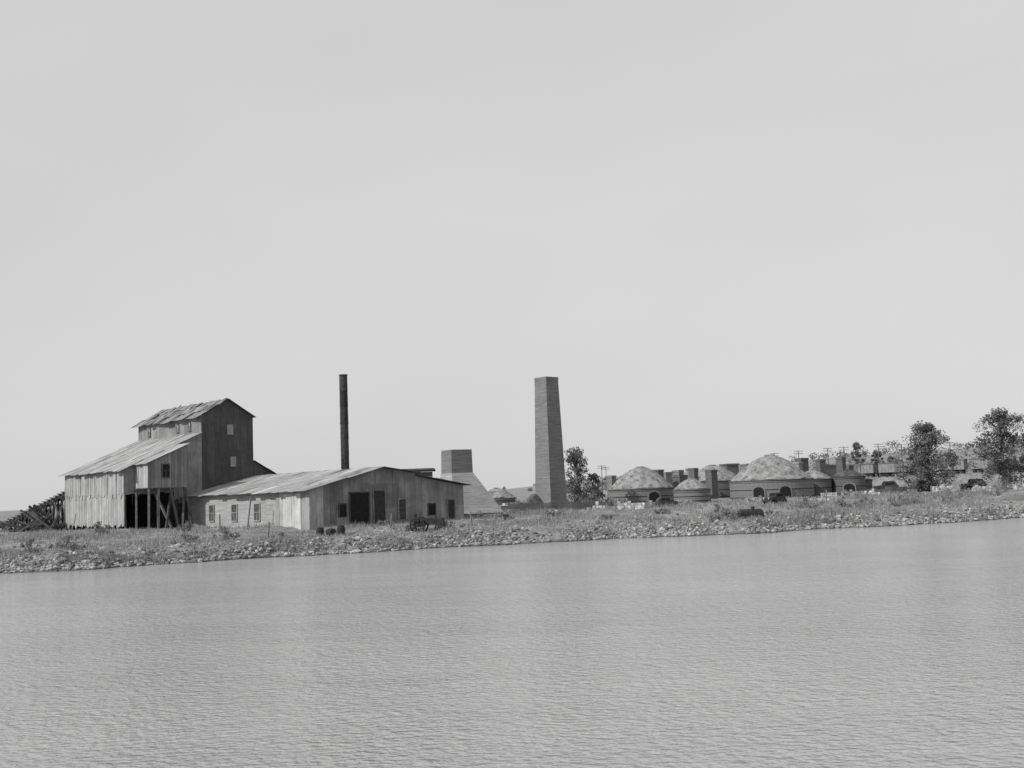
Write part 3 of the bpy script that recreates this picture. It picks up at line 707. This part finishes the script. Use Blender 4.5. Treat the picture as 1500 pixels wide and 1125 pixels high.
# ------------------------------------------------------------------ vegetation
def leaves(mb, c, r, n, size, rr, tone, squash=0.8):
    for _ in range(n):
        u = Vector((rr.gauss(0,1),rr.gauss(0,1),rr.gauss(0,1))); u.normalize()
        p = Vector(c)+Vector((u.x*r,u.y*r,u.z*r*squash))*(rr.random()**0.45)
        a = Vector((rr.gauss(0,1),rr.gauss(0,1),rr.gauss(0,1))).normalized(); b_ = a.orthogonal().normalized()
        s = size*rr.uniform(.6,1.3)
        mb.add([p-a*s*.5, p+b_*s*.35, p+a*s*.5, p-b_*s*.35],[(0,1,2,3)],tone*rr.uniform(.75,1.25))
def tree(x, y, top, width, seed, label, lmat=M_LEAF, low=0.25, n=90, leaf=0.3, name='tree', clumps=46, taper=0.0, rough=.7):
    rr = random.Random(seed); g0 = H(x,y); h_ = top-g0; tip = Vector((rr.uniform(-.4,.4),rr.uniform(-.4,.4),h_*.72))
    e = thing(name, (x,y,g0), label, 'tree', 0)
    mb = MB(); tr_ = h_*.028+.05; pts = [Vector((0,0,-.3)),Vector((.1,0,h_*.25)),Vector((tip.x*.5,tip.y*.6,h_*.5)),tip]
    for i in range(3): mb.tube(pts[i],pts[i+1],tr_*(1-.28*i),tr_*(1-.28*(i+1)),9)
    lb = MB(); 
    for i in range(clumps):
        f = rr.random()**(.85+taper); zc = h_*(low+(1-low)*f*.94)
        env = width/2*(math.sin(math.pi*min(1,(f*.78+.20)))**.5)*(1-taper*f)
        an = rr.uniform(0,2*math.pi)
        env *= .98+rough*noise.noise(Vector((math.cos(an)*1.5+seed,math.sin(an)*1.5,f*3.5)))
        q = env*rr.uniform(.2,1.0)
        c = Vector((q*math.cos(an)+tip.x*f,q*math.sin(an)+tip.y*f,zc))
        st_ = pts[1].lerp(tip,max(0,min(1,(zc/h_-.3)/.6)))
        if c.z > st_.z: mb.tube(st_-Z_*.25*h_*.3,c,.03+.006*h_*.5,.012,5)
        else: mb.tube(st_,c,.04,.012,5)
        leaves(lb,c,width*rr.uniform(.05,.12)+.15,int(n*rr.uniform(.5,1.2)),leaf,rr,rr.choice((.5,.75,1,1.3,1.7)))
    mb.done('trunk', M_BARK, e); lb.done('crown', lmat, e)
tree(56.3,150,11.3,8.2,3,'broad leafy cottonwood tree standing near the brick stacks',clumps=125,low=.06,n=70)
tree(65.0,147,12.6,7.6,5,'large full cottonwood tree beside the yard',clumps=125,low=.05,n=70)
tree(71.5,150,11.5,7,6,'leafy cottonwood tree at the edge of the yard',clumps=100,low=.06,n=70)
tree(7.5,131,9.0,4.9,8,'small leafy tree beside the tall chimney',n=48,leaf=.24,low=.04,clumps=90,taper=.35)
tree(9.3,133,5.6,3.4,9,'low bushy tree beside the tall chimney',n=45,low=.02,clumps=40,leaf=.25)
tree(120,385,17.0,6.0,11,'slender tree standing beyond the boxcars',n=55,leaf=.55,low=.1,clumps=50)
tree(127.5,388,14.0,7.5,12,'rounded tree beyond the boxcars',n=55,leaf=.55,low=.1,clumps=50)
tree(134,392,11.5,6.5,13,'small rounded tree beyond the boxcars',n=55,leaf=.5,low=.05,clumps=40)
def shrub(x, y, h_, w_, seed, mat=M_LEAF_L):
    rr = random.Random(seed); mb = MB(); g0 = H(x,y)
    for i in range(14):
        an = rr.uniform(0,6.28); q = rr.random()*w_*.6; zc = h_*rr.uniform(.1,.85)*(1-.5*q/(w_*.6))
        c = (q*math.cos(an),q*math.sin(an),zc); mb.tube((0,0,-.1),c,.02,.008,4)
        leaves(mb,c,w_*rr.uniform(.08,.2),26,.12,rr,rr.choice((.5,.8,1.1,1.5)))
        mb.add([(c[0]-.03,c[1],c[2]),(c[0]+.03,c[1],c[2]),(c[0]+rr.gauss(0,.15),c[1],c[2]+rr.uniform(.2,.5)*h_)],[(0,1,2)],1.3)
    o = mb.done('shrub', mat, loc=(x,y,g0)); tag(o,'scrubby weed bush growing on the rough bank','bush','weed bushes along the bank')
for i,(x,y,h_,w_) in enumerate([(-29.5,72,1.5,1.8),(-31,70.5,1.0,1.6),(-28,70,.8,1.4),(-20.4,77,1.2,1.7),(-22,74,.9,1.5),(-32.5,86,1.1,1.7),(15.6,85.2,1.9,1.6),(16.5,84.2,1.2,1.5),(14.9,84.3,.9,1.2),(25.5,96,1.3,2.2),(28.0,95,1.1,1.8),
   (30.5,97,1.6,2.4),(33.2,96,1.4,2.2),(35.2,98,1.3,2.4),(38.5,100,1.2,2.2),(42,104,1.4,2.4),(12,92,.7,1.4),(3,93,.7,1.4),(-1,92,.8,1.4),(-5.5,84,.8,1.2),(-7.8,82.2,.6,1.0),(-10,85,.7,1.2),(47,108,1.5,2.5),(-25,84,.8,1.4),
   (8.7,124,2.0,3.0),(10.6,126,1.7,2.6),(61,138,1.8,3),(68,136,2,3),(58,146,1.6,3),(-16.5,77.5,.7,1.2),(20.5,90,.8,1.4),(7,88,.6,1.2)]):
    shrub(x,y,h_,w_,40+i)
rr = random.Random(99); mb = MB()
for i in range(900):
    y = rr.uniform(480,1500); az = rr.uniform(.02,.62) if rr.random() < .9 else rr.uniform(-.15,.1); x = y*az
    if rr.random() > .25+az*1.4: continue
    z = H(x,y); s = rr.uniform(2.5,5.5)*(1 if az > .25 else .6)
    leaves(mb,(x,y,z+s*.6),s,26,1.9,rr,rr.choice((.6,.8,1,1.3)),.7)
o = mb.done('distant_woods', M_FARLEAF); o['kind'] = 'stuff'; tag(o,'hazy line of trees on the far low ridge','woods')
def inside(x,y):
    p = Vector((x,y,0))-P0; a = p.dot(CX); b_ = p.dot(RY)
    return (-0.2<a<13 and -0.2<b_<13.8) or (5.6<a<21.6 and -20.8<b_<0.2)
rr = random.Random(5); mb = MB(); cnt = 0
while cnt < 95000:
    tq = 0.6+rr.random()**1.8*55; xq = rr.uniform(-.52,.52)*(75+tq); yq = shore(xq)+tq
    cnt += 1
    if inside(xq,yq): continue
    den = noise.noise(Vector((xq*.18,yq*.18,7)))+.5*noise.noise(Vector((xq*.7,yq*.7,2)))
    if den < rr.uniform(-.35,.25): continue
    z = H(xq,yq,tq); h_ = rr.uniform(.08,.28)*(1+max(0,den)*1.8); w_ = .035+.0004*tq
    a = rr.uniform(0,6.28); dx,dy = math.cos(a)*w_,math.sin(a)*w_; lx,ly = rr.gauss(0,.09),rr.gauss(0,.09)
    mb.add([(xq-dx,yq-dy,z-.03),(xq+dx,yq+dy,z-.03),(xq+lx,yq+ly,z+h_)],[(0,1,2)],rr.uniform(.5,1.4)*(1-.6*max(0,min(1,den))))
o = mb.done('grass', M_GRASS); o['kind'] = 'stuff'; tag(o,'dry rough grass and weeds covering the bank','grass')
rr = random.Random(6); mb = MB()
IC = [(0,0,1),(.89,0,.45),(.28,.85,.45),(-.72,.53,.45),(-.72,-.53,.45),(.28,-.85,.45),(.72,.53,-.45),(-.28,.85,-.45),(-.89,0,-.45),(-.28,-.85,-.45),(.72,-.53,-.45),(0,0,-1)]
IF = [(0,1,2),(0,2,3),(0,3,4),(0,4,5),(0,5,1),(1,6,2),(2,7,3),(3,8,4),(4,9,5),(5,10,1),(6,7,2),(7,8,3),(8,9,4),(9,10,5),(10,6,1),(11,7,6),(11,8,7),(11,9,8),(11,10,9),(11,6,10)]
for i in range(12500):
    xq = rr.uniform(-36,52); dn = noise.noise(Vector((xq*.22,0,11)))+.5*noise.noise(Vector((xq*.9,0,15)))
    if rr.random() > .58+dn*1.2: continue
    tq = abs(rr.gauss(.25,.85)) if rr.random() < .88 else rr.uniform(0,9)
    if -24 < xq < -18 and rr.random() < .5: tq = rr.uniform(0,4)
    yq = shore(xq)+tq; z = H(xq,yq,tq); s = rr.uniform(.035,.13)*(1.5 if rr.random()<.12 else 1)
    sc = Vector((rr.uniform(.7,1.6),rr.uniform(.7,1.5),rr.uniform(.5,1))); an = rr.random()*6.28; ca,sa = math.cos(an),math.sin(an)
    vs_ = []
    for q in IC:
        v_ = Vector(q)*s*rr.uniform(.8,1.2); v_ = Vector((v_.x*sc.x,v_.y*sc.y,v_.z*sc.z)); vs_.append((xq+v_.x*ca-v_.y*sa,yq+v_.x*sa+v_.y*ca,z+v_.z+s*.25))
    mb.add(vs_,IF,rr.uniform(.45,1.5))
o = mb.done('shore_rubble', M_ROCK); o['kind'] = 'stuff'; tag(o,'broken stone and brick rubble along the waterline','rubble')

# ------------------------------------------------------------------ light, sky, camera
SD = Vector((-0.84,-0.54,0)).normalized(); EL = rad(34)
sv = Vector((SD.x*math.cos(EL), SD.y*math.cos(EL), math.sin(EL)))
sun = bpy.data.lights.new('sun','SUN'); sun.energy = 3.2; sun.angle = rad(0.5); sun.color = (1,0.995,0.985)
so = bpy.data.objects.new('sun', sun); so.rotation_euler = sv.to_track_quat('Z','Y').to_euler(); COL.objects.link(so)
wd = bpy.data.worlds.new('World'); scene.world = wd; wd.use_nodes = True; nt = wd.node_tree; nt.nodes.clear()
sk = nt.nodes.new('ShaderNodeTexSky'); sk.sky_type = 'NISHITA'; sk.sun_disc = False; sk.sun_elevation = EL
sk.sun_rotation = math.atan2(SD.x, SD.y) % (2*math.pi); sk.dust_density = 2.0
bw = nt.nodes.new('ShaderNodeRGBToBW'); nt.links.new(sk.outputs[0], bw.inputs[0])
f = math_(nt,'MULTIPLY_ADD',bw.outputs[0],0.12,6.0)
hz = tex(nt, coord(nt,'Generated',(1,1,2.5)), 1.3, 3, 0.5)
f = math_(nt,'MULTIPLY',f,maprange(nt,hz,0.3,0.7,0.95,1.07))
bg = nt.nodes.new('ShaderNodeBackground'); bg.inputs[1].default_value = 0.1; nt.links.new(f, bg.inputs[0])
ow = nt.nodes.new('ShaderNodeOutputWorld'); nt.links.new(bg.outputs[0], ow.inputs[0])
cam = bpy.data.cameras.new('camera'); cam.sensor_width = 36; cam.lens = 38.6; cam.clip_end = 20000
cob = bpy.data.objects.new('camera', cam); COL.objects.link(cob); scene.camera = cob
cob.matrix_world = Matrix.Translation((0,0,3.7)) @ Matrix.Rotation(rad(90+5.6),4,'X') @ Matrix.Rotation(rad(-2.12),4,'Z')
scene.view_settings.view_transform = 'Standard'; scene.view_settings.look = 'None'; scene.view_settings.exposure = 0
